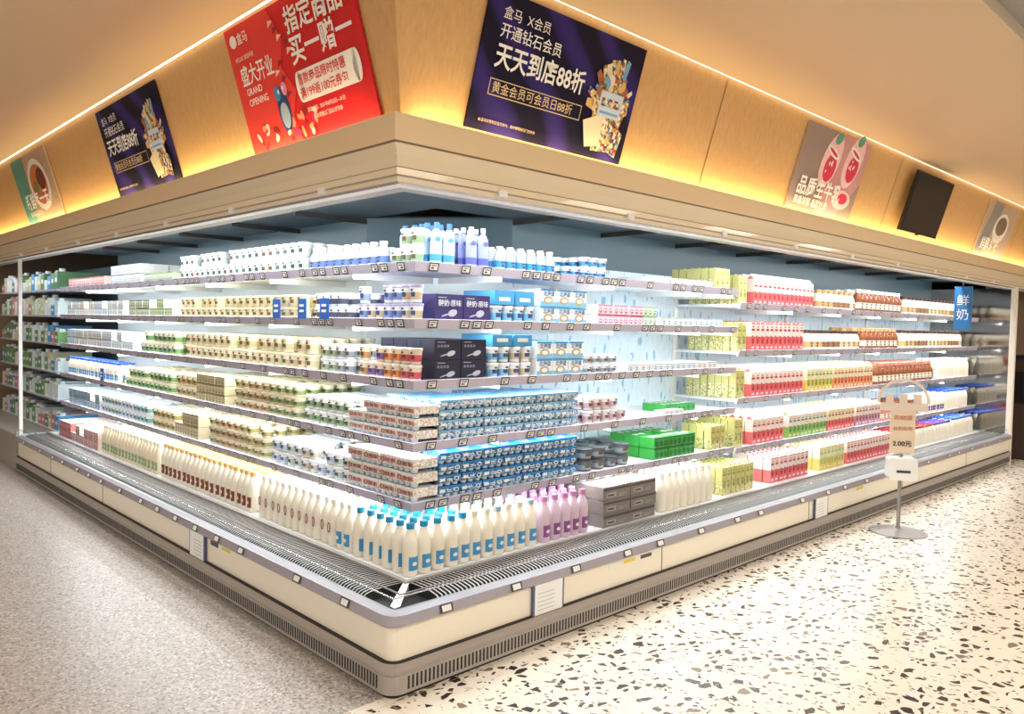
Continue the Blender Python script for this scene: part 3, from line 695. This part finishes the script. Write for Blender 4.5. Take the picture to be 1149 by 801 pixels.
# far left poster
p=poster('L',5.92,1.16,.57,mat('poster_beige',(190,160,130),.6))
A=Mass('artwork')
flat(A,[(0,0),(.3,0),(.42,.57),(0,.57)],mat('poster_teal',(90,150,134),.6),.002)
flat(A,ell(.72,.30,.30,.22),mat('plate_white',(235,230,220),.6),.003); flat(A,ell(.72,.30,.24,.17),mat('food_orange',(205,110,60),.6),.004)
flat(A,ell(.82,.34,.12,.09),mat('food_brown',(110,50,30),.6),.005); flat(A,ell(.62,.28,.07,.06),mat('food_green',(110,130,60),.6),.005)
A.build(p); text(p,'新鲜每一天',.16,.13,.15,tw,.008,.02); text(p,'每日鲜选 品质生活',.18,.06,.05,tw,.008)
# strawberry poster
p=poster('R',3.24,1.02,.58,mat('poster_grey',(156,136,128),.6))
A=Mass('artwork')
flat(A,[(.42,0),(.75,0),(1.02,.3),(1.02,.58),(.5,.58)],mat('poster_grey2',(206,150,150),.6),.0015)
sp=mat('straw_pink',(248,206,212),.5); sr=mat('straw_red',(222,46,78),.5)
for (x,y) in ((.45,.38),(.80,.42)):
    flat(A,ell(x,y,.13,.20,18,-.3),sp,.002)
    flat(A,ell(x+.01,y-.05,.085,.10,18,-.3),sr,.003)
    flat(A,ell(x,y+.06,.11,.03,12,-.3),tw,.0035); flat(A,ell(x,y+.06,.08,.012,12,-.3),sr,.004)
    for k in range(6): flat(A,ell(x+rs.uniform(-.05,.05),y-.05+rs.uniform(-.06,.06),.009,.012,6),tw,.004)
    flat(A,ell(x+.03,y+.16,.06,.04,8,.5),mat('leaf_t',(90,160,130),.5),.003)
flat(A,ell(.78,.14,.15,.07),sp,.003); flat(A,ell(.80,.15,.08,.04),sr,.0034)
A.build(p); text(p,'品质生牛乳',.07,.12,.135,tw,.008,.025); text(p,'果香浓郁 香甜丝滑',.07,.045,.062,tw,.008,.015)
# far right poster
p=poster('R',7.33,1.08,.57,mat('poster_stone',(196,172,150),.6))
A=Mass('artwork')
flat(A,ell(.62,.32,.24,.16),mat('bowl_white',(240,236,230),.6),.002); flat(A,ell(.62,.34,.18,.10),mat('bowl_brown',(130,110,94),.6),.003)
flat(A,[(0,0),(.25,0),(.5,.57),(.2,.57)],mat('grey_diag',(150,146,144),.6),.0015)
A.build(p); text(p,'鲜醇 好味',.12,.08,.14,tw,.008,.02)
# television
TV=Mass('wall_television')
def bx(M,x,y,z,a,b,c,m):
    M.add([(x,y,z),(x+a,y,z),(x+a,y+b,z),(x,y+b,z),(x,y,z+c),(x+a,y,z+c),(x+a,y+b,z+c),(x,y+b,z+c)],[(0,1,5,4),(1,2,6,5),(2,3,7,6),(3,0,4,7),(4,5,6,7),(3,2,1,0)],[m]*6)
bx(TV,0,0,.03,.86,.50,.03,BLACK); bx(TV,.012,.018,.0605,.836,.47,.001,mat('screen',(14,12,14),.12)); bx(TV,.3,.12,-.01,.26,.26,.045,BLACK)
bx(TV,.40,-.012,.04,.06,.012,.01,BLACK)
o=TV.build(); o.matrix_world=panelmat('R',5.10,.06,.03)

# ------------------------------------------------------------ upper wood panels, ceiling, floor, walls
def woodmat():
    m=bpy.data.materials.new('maple_veneer'); m.use_nodes=True; nt=m.node_tree; b=nt.nodes['Principled BSDF']; b.inputs['Roughness'].default_value=.5
    tc=nt.nodes.new('ShaderNodeTexCoord'); mp=nt.nodes.new('ShaderNodeMapping'); mp.inputs['Scale'].default_value=(30,30,1.2)
    n=nt.nodes.new('ShaderNodeTexNoise'); n.inputs['Scale'].default_value=2.0; n.inputs['Detail'].default_value=5
    r=nt.nodes.new('ShaderNodeValToRGB'); e=r.color_ramp.elements; e[0].position=.3;e[0].color=lin((202,158,102)); e[1].position=.7; e[1].color=lin((213,171,116))
    nt.links.new(tc.outputs['Object'],mp.inputs[0]); nt.links.new(mp.outputs[0],n.inputs['Vector']); nt.links.new(n.outputs['Fac'],r.inputs[0]); nt.links.new(r.outputs[0],b.inputs['Base Color'])
    return m
WOOD=woodmat()
W=Mass('wall_upper')
sweep(W,[(.06,2.33),PB,PTp,(-.145,3.04)],[WOOD]*3,xe=13.0,ye=9.5)
seam=mat('seam',(120,84,48),.6)
for s in (2.2,4.9,8.6): 
    W.add([T('R',s,PB[0]-.003,PB[1]),T('R',s+.006,PB[0]-.003,PB[1]),T('R',s+.006,PTp[0]-.003,PTp[1]),T('R',s,PTp[0]-.003,PTp[1])],[(0,1,2,3)],[seam])
W.build()
CE=Mass('ceiling')
cmat=mat('ceiling_beige',(202,174,138),.6); cw=mat('ceiling_white',(226,214,194),.6)
ZC=2.985; q=-.165
def hq(M,x0,y0,x1,y1,z,m): M.add([(x0,y0,z),(x1,y0,z),(x1,y1,z),(x0,y1,z)],[(0,1,2,3)],[m])
hq(CE,q,-1.49,13,q,ZC,cmat); hq(CE,-7,-1.49,q,9.5,ZC,cmat); hq(CE,-7,-7,13,-1.64,ZC,cw); hq(CE,-7,-1.64,13,-1.49,ZC+.06,mat('slot_grey',(150,146,140),.5))
for y in (-1.49,-1.64): CE.add([(-7,y,ZC),(13,y,ZC),(13,y,ZC+.06),(-7,y,ZC+.06)],[(0,1,2,3)],[cw])
CE.add([(q,q,ZC),(13,q,ZC),(13,q,ZC+.05),(q,q,ZC+.05)],[(0,1,2,3)],[cw]); CE.add([(q,q,ZC),(q,9.5,ZC),(q,9.5,ZC+.05),(q,q,ZC+.05)],[(0,1,2,3)],[cw])
hq(CE,-7,-7,13,9.5,ZC+.12,cw)
CE.build()
LS=Mass('trim_1')
led=mat('led_warm',(255,244,220),.5,emit=2.0)
hq(LS,q,q+.003,13,-.135,ZC+.012,led); hq(LS,q+.003,-.135,-.135,9.5,ZC+.012,led)
LS.build()

def nn(nt,t,**k):
    n=nt.nodes.new(t)
    for a,b in k.items(): setattr(n,a,b)
    return n
def terrazzo():
    m=bpy.data.materials.new('terrazzo_large_chip'); m.use_nodes=True; nt=m.node_tree; b=nt.nodes['Principled BSDF']; b.inputs['Roughness'].default_value=.26
    L=nt.links.new
    tc=nn(nt,'ShaderNodeTexCoord')
    nz=nn(nt,'ShaderNodeTexNoise'); nz.inputs['Scale'].default_value=9; L(tc.outputs['Object'],nz.inputs['Vector'])
    mx=nn(nt,'ShaderNodeMixRGB',blend_type='LINEAR_LIGHT'); mx.inputs[0].default_value=.03; L(tc.outputs['Object'],mx.inputs[1]); L(nz.outputs['Color'],mx.inputs[2])
    def chips(scale,thr,t0,stretch,cols):
        mp=nn(nt,'ShaderNodeMapping'); mp.inputs['Scale'].default_value=stretch; mp.inputs['Rotation'].default_value=(0,0,.6); L(mx.outputs[0],mp.inputs[0])
        v=nn(nt,'ShaderNodeTexVoronoi',voronoi_dimensions='2D'); v.inputs['Scale'].default_value=scale; L(mp.outputs[0],v.inputs['Vector'])
        e=nn(nt,'ShaderNodeTexVoronoi',voronoi_dimensions='2D',feature='DISTANCE_TO_EDGE'); e.inputs['Scale'].default_value=scale; L(mp.outputs[0],e.inputs['Vector'])
        s=nn(nt,'ShaderNodeSeparateColor'); L(v.outputs['Color'],s.inputs[0])
        g=nn(nt,'ShaderNodeMath',operation='GREATER_THAN'); L(s.outputs[0],g.inputs[0]); g.inputs[1].default_value=thr
        mr=nn(nt,'ShaderNodeMath',operation='MULTIPLY_ADD'); L(s.outputs[1],mr.inputs[0]); mr.inputs[1].default_value=t0*1.6; mr.inputs[2].default_value=t0*.7
        g2=nn(nt,'ShaderNodeMath',operation='GREATER_THAN'); L(e.outputs['Distance'],g2.inputs[0]); L(mr.outputs[0],g2.inputs[1])
        pr=nn(nt,'ShaderNodeMath',operation='MULTIPLY'); L(g.outputs[0],pr.inputs[0]); L(g2.outputs[0],pr.inputs[1])
        r=nn(nt,'ShaderNodeValToRGB'); r.color_ramp.interpolation='CONSTANT'; els=r.color_ramp.elements
        for i,c in enumerate(cols):
            el=els[i] if i<2 else els.new(i/len(cols)); el.position=i/len(cols); el.color=lin(c)
        L(s.outputs[2],r.inputs[0]); return pr,r
    base=lin((238,230,216)); 
    c1,r1=chips(17,.54,.17,(1,1.35,1),[(44,37,34),(58,48,42),(36,30,30),(74,60,50),(136,118,98)])
    c2,r2=chips(38,.76,.16,(1.2,1,1),[(76,66,60),(190,178,160),(116,98,84),(206,196,180)])
    a=nn(nt,'ShaderNodeMixRGB'); a.inputs[1].default_value=base; L(c2.outputs[0],a.inputs[0]); L(r2.outputs[0],a.inputs[2])
    c=nn(nt,'ShaderNodeMixRGB'); L(a.outputs[0],c.inputs[1]); L(c1.outputs[0],c.inputs[0]); L(r1.outputs[0],c.inputs[2])
    br=nn(nt,'ShaderNodeTexBrick'); br.offset=0; br.inputs['Scale'].default_value=1; br.inputs['Brick Width'].default_value=.8; br.inputs['Row Height'].default_value=.8; br.inputs['Mortar Size'].default_value=.0025
    L(tc.outputs['Object'],br.inputs['Vector'])
    mm=nn(nt,'ShaderNodeMath',operation='MULTIPLY'); L(br.outputs['Fac'],mm.inputs[0]); mm.inputs[1].default_value=.5
    d=nn(nt,'ShaderNodeMixRGB'); L(mm.outputs[0],d.inputs[0]); L(c.outputs[0],d.inputs[1]); d.inputs[2].default_value=lin((196,186,170))
    L(d.outputs[0],b.inputs['Base Color']); return m
def fineterr():
    m=bpy.data.materials.new('terrazzo_fine'); m.use_nodes=True; nt=m.node_tree; b=nt.nodes['Principled BSDF']; b.inputs['Roughness'].default_value=.35
    L=nt.links.new; tc=nn(nt,'ShaderNodeTexCoord')
    v=nn(nt,'ShaderNodeTexVoronoi',voronoi_dimensions='2D'); v.inputs['Scale'].default_value=105; L(tc.outputs['Object'],v.inputs['Vector'])
    s=nn(nt,'ShaderNodeSeparateColor'); L(v.outputs['Color'],s.inputs[0])
    r=nn(nt,'ShaderNodeValToRGB'); r.color_ramp.interpolation='CONSTANT'; els=r.color_ramp.elements
    cols=[(170,162,155),(166,158,151),(150,142,135),(174,166,158),(198,191,184),(168,160,153),(124,115,109),(178,170,163)]
    for i,c in enumerate(cols):
        el=els[i] if i<2 else els.new(i/len(cols)); el.position=i/len(cols); el.color=lin(c)
    L(s.outputs[0],r.inputs[0])
    br=nn(nt,'ShaderNodeTexBrick'); br.offset=0; br.inputs['Scale'].default_value=1; br.inputs['Brick Width'].default_value=.8; br.inputs['Row Height'].default_value=.8; br.inputs['Mortar Size'].default_value=.0025
    L(tc.outputs['Object'],br.inputs['Vector'])
    mm=nn(nt,'ShaderNodeMath',operation='MULTIPLY'); L(br.outputs['Fac'],mm.inputs[0]); mm.inputs[1].default_value=.3
    d=nn(nt,'ShaderNodeMixRGB'); L(mm.outputs[0],d.inputs[0]); L(r.outputs[0],d.inputs[1]); d.inputs[2].default_value=lin((140,132,126))
    L(d.outputs[0],b.inputs['Base Color']); return m
FL=Mass('floor'); tz=terrazzo(); ft=fineterr()
yb=.06
hq(FL,-7,-7,13,yb,0,tz); hq(FL,0.3,yb,13,9.5,0,tz); hq(FL,-7,yb,.3,9.5,0,ft)
FL.build()
wm=mat('wall_taupe',(150,128,104),.7)
W2=Mass('wall_right'); W2.add([(13,-7,0),(13,9.5,0),(13,9.5,3.1),(13,-7,3.1)],[(0,1,2,3)],[wm]); W2.add([(9.06,.35,0),(13,.35,0),(13,.35,2.34),(9.06,.35,2.34)],[(0,1,2,3)],[mat('wall_dk',(110,90,74),.6)]); W2.build()
W3=Mass('wall_back'); W3.add([(-7,9.5,0),(13,9.5,0),(13,9.5,3.1),(-7,9.5,3.1)],[(0,1,2,3)],[wm]); W3.build()

# neighbouring cooler at the left
N=Mass('upright_display_cooler')
box(N,'L',6.45,.02,0,2.7,1.0,.35,GREY); box(N,'L',6.45,.95,.35,2.7,.05,1.75,DARK)
for z in (.36,.69,.975,1.27,1.56,1.83):
    box(N,'L',6.45,.38,z-.02,2.6,.57,.02,RAIL,SHELF)
    s=6.5
    while s<9:
        hh=random.uniform(.1,.19)
        m=random.choice((pkF[2],whF[1],olF[2],grA[0],lblue,grA[1],wlid))
        box(N,'L',s,.40,z,.12,.4,hh,m,wlid); decal(N,'L',s+.02,.399,z+hh*.4,.08,hh*.25,PAPER); lathe(N,'L',s+.06,.46,z+hh,[(.03,0),(.03,.03),(.028,.032)],[wlid]*2,8); s+=.135
N.build()
V=Mass('waste_bin_unit'); box(V,'R',9.5,-.2,0,.5,.5,1.25,mat('unit_brown',(70,52,44),.5)); box(V,'R',9.48,-.22,1.25,.54,.54,.05,BLACK); box(V,'R',9.49,-.1,.7,.02,.3,.4,BLACK); V.build()

# hanging blue sign (perpendicular to the aisle)
HS=Mass('hanging_aisle_sign'); sb=mat('sign_blue',(40,120,185),.4)
HS.add([(7.3,.0,1.60),(7.3,.17,1.60),(7.3,.17,2.05),(7.3,.0,2.05),(7.312,.0,1.60),(7.312,.17,1.60),(7.312,.17,2.05),(7.312,.0,2.05)],[(0,1,2,3),(4,5,6,7),(0,1,5,4),(2,3,7,6),(1,2,6,5),(3,0,4,7)],[sb]*6)
bx(HS,7.303,.09,2.05,.006,.006,.05,CHROME)
o=HS.build()
for i,chh in enumerate('鲜奶'):
    t=text(o,chh,0,0,.125,tw,0,.0,'CENTER'); t.matrix_local=basis((0,-1,0),(0,0,1),(7.298,.085,1.86-.15*i))

# standing sign
st=bpy.data.objects.new('sign_stand',None); S.collection.objects.link(st); st.location=(4.54,-.33,0)
st.rotation_euler=(0,0,math.radians(-56))
M=Mass('stand',True)
lathe(M,'R',0,0,0,[(.205,0),(.21,.004),(.205,.010),(.06,.022),(.02,.035),(.014,.05),(.014,1.02),(.012,1.03)],[STEEL]*7,32)
M.build(st)
M=Mass('tissue_box'); 
pw_=[(-.09,.0),( -.1,.02),(-.1,.15),(-.09,.17),(.09,.17),(.1,.15),(.1,.02),(.09,0)]
vs=[(x,-.09,.42+z) for x,z in pw_]+[(x,.05,.42+z) for x,z in pw_]
M.add(vs,[tuple(range(8)),tuple(range(15,7,-1))]+[(i,(i+1)%8,8+(i+1)%8,8+i) for i in range(8)],[WHITE]*10)
M.add([(-.05,-.092,.48),(.05,-.092,.48),(.05,-.092,.50),(-.05,-.092,.50)],[(0,1,2,3)],[INK])
M.build(st)
M=Mass('header')
acr=mat('frosted_acrylic',(226,210,196),.2)
bx(M,-.09,-.02,.62,.18,.008,.34,mat('cream_sheet',(226,206,180),.5))
bx(M,-.17,-.024,.95,.34,.012,.06,acr)
n=16; rr=.19
outer=[(rr*math.cos(math.pi*i/n),1.01+.19*math.sin(math.pi*i/n)) for i in range(n+1)]; inner=[((rr-.02)*math.cos(math.pi*i/n),1.01+.17*math.sin(math.pi*i/n)) for i in range(n+1)]
vs=[(x,-.02,z) for x,z in outer]+[(x,-.02,z) for x,z in inner]+[(x,-.008,z) for x,z in outer]+[(x,-.008,z) for x,z in inner]
k=n+1
M.add(vs,[(i,i+1,k+i+1,k+i) for i in range(n)]+[(2*k+i,2*k+i+1,3*k+i+1,3*k+i) for i in range(n)]+[(i,i+1,2*k+i+1,2*k+i) for i in range(n)]+[(k+i,k+i+1,3*k+i+1,3*k+i) for i in range(n)],[acr]*(4*n))
M.add([(x,-.014,z) for x,z in inner],[tuple(range(k))],[GLASS])
for x in (-.1,.0,.1): bx(M,x-.025,-.03,1.01,.05,.03,.07,acr)
M.build(st)
t=text(st,'2.00元',0,0,.05,BLACK,0,.02,'CENTER'); t.matrix_local=basis((1,0,0),(0,0,1),(0,-.024,.68))
t=text(st,'购物袋',0,0,.045,mat('ink_orange',(190,90,50)),0,.0,'CENTER'); t.matrix_local=basis((1,0,0),(0,0,1),(0,-.024,.88))
t=text(st,'自助取用',0,0,.035,mat('ink_orange',(190,90,50)),0,.0,'CENTER'); t.matrix_local=basis((1,0,0),(0,0,1),(0,-.024,.80))

# ------------------------------------------------------------ lights
def area(name,loc,dirv,xax,sx,sy,power,col,spread=None):
    l=bpy.data.lights.new(name,'AREA'); l.shape='RECTANGLE'; l.size=sx; l.size_y=sy; l.energy=power; l.color=col
    if spread: l.spread=spread
    o=bpy.data.objects.new(name,l); S.collection.objects.link(o)
    Z=-Vector(dirv).normalized(); X=Vector(xax).normalized(); Y=Z.cross(X).normalized(); X=Y.cross(Z)
    o.matrix_world=Matrix(((X.x,Y.x,Z.x,loc[0]),(X.y,Y.y,Z.y,loc[1]),(X.z,Y.z,Z.z,loc[2]),(0,0,0,1)))
    return o
cold=(0.94,0.98,1.0); warm=(1.0,.76,.38); store=(1.0,.94,.85)
PS=3.7
for z in ZL:
    area('shelf_led',(1.86,.43,z-.030),(0,.35,-1),(1,0,0),2.75,.02,2.75*PS,cold)
    area('shelf_led',(.43,3.4,z-.030),(.35,0,-1),(0,1,0),5.8,.02,5.8*PS,cold)
for z in ZR:
    area('shelf_led',(6.1,.43,z-.030),(0,.35,-1),(1,0,0),5.5,.02,5.5*PS,cold)
area('canopy_led',(4.55,.145,2.195),(0,.5,-1),(1,0,0),8.7,.03,8.7*6,cold)
area('canopy_led',(.145,3.25,2.195),(.5,0,-1),(0,1,0),6.1,.03,6.1*6,cold)
area('cooler_led',(.15,7.7,2.1),(.5,0,-1),(0,1,0),2.4,.03,6,cold)
area('cove_led',(6.5,0.0,2.338),(0,.35,1),(1,0,0),12.8,.025,12.8*3.2,warm)
area('cove_led',(0.0,4.8,2.338),(.35,0,1),(0,1,0),9.2,.025,9.2*3.2,warm)
for (x,y) in [(-.5,-3.2),(2.4,-3.2),(5.3,-3.2),(8.2,-3.2),(11,-3.2),(-3.4,-3.2),(-3.2,0.0),(-3.2,3.0),(-3.2,6.0)]:  # unseen ceiling panels and lamps, added to light the floor and product fronts
    M=Mass('unseen_fill_panel'); lx,ly=(1.2,.6) if y<-1 else (.6,1.2)
    bx(M,x-lx/2-.02,y-ly/2-.02,ZC-.03,lx+.04,ly+.04,.025,WHITE); M.build()
    area('unseen_fill_lamp',(x,y,ZC-.035),(0,0,-1),(1,0,0),lx,ly,(56 if y<-1 else 42),store)
w=bpy.data.worlds.new('world'); S.world=w; w.use_nodes=True
w.node_tree.nodes['Background'].inputs[0].default_value=(1.0,.95,.88,1); w.node_tree.nodes['Background'].inputs[1].default_value=.5

# ------------------------------------------------------------ camera
cam=bpy.data.cameras.new('camera'); co=bpy.data.objects.new('camera',cam); S.collection.objects.link(co)
cam.sensor_fit='HORIZONTAL'; cam.sensor_width=36; cam.lens=36*879/1149.0; cam.clip_start=.05
dR=Vector((.72051,.01380,-.69330)); dZ=Vector((.01985,.99898,.04052)); dZ=(dZ-dR*dZ.dot(dR)).normalized(); dR.normalize(); dL=dZ.cross(dR)
Rm=Matrix((dR,dL,dZ))
co.matrix_world=Matrix.Translation((-1.831,-2.577,1.55)) @ Rm.to_4x4()
S.camera=co
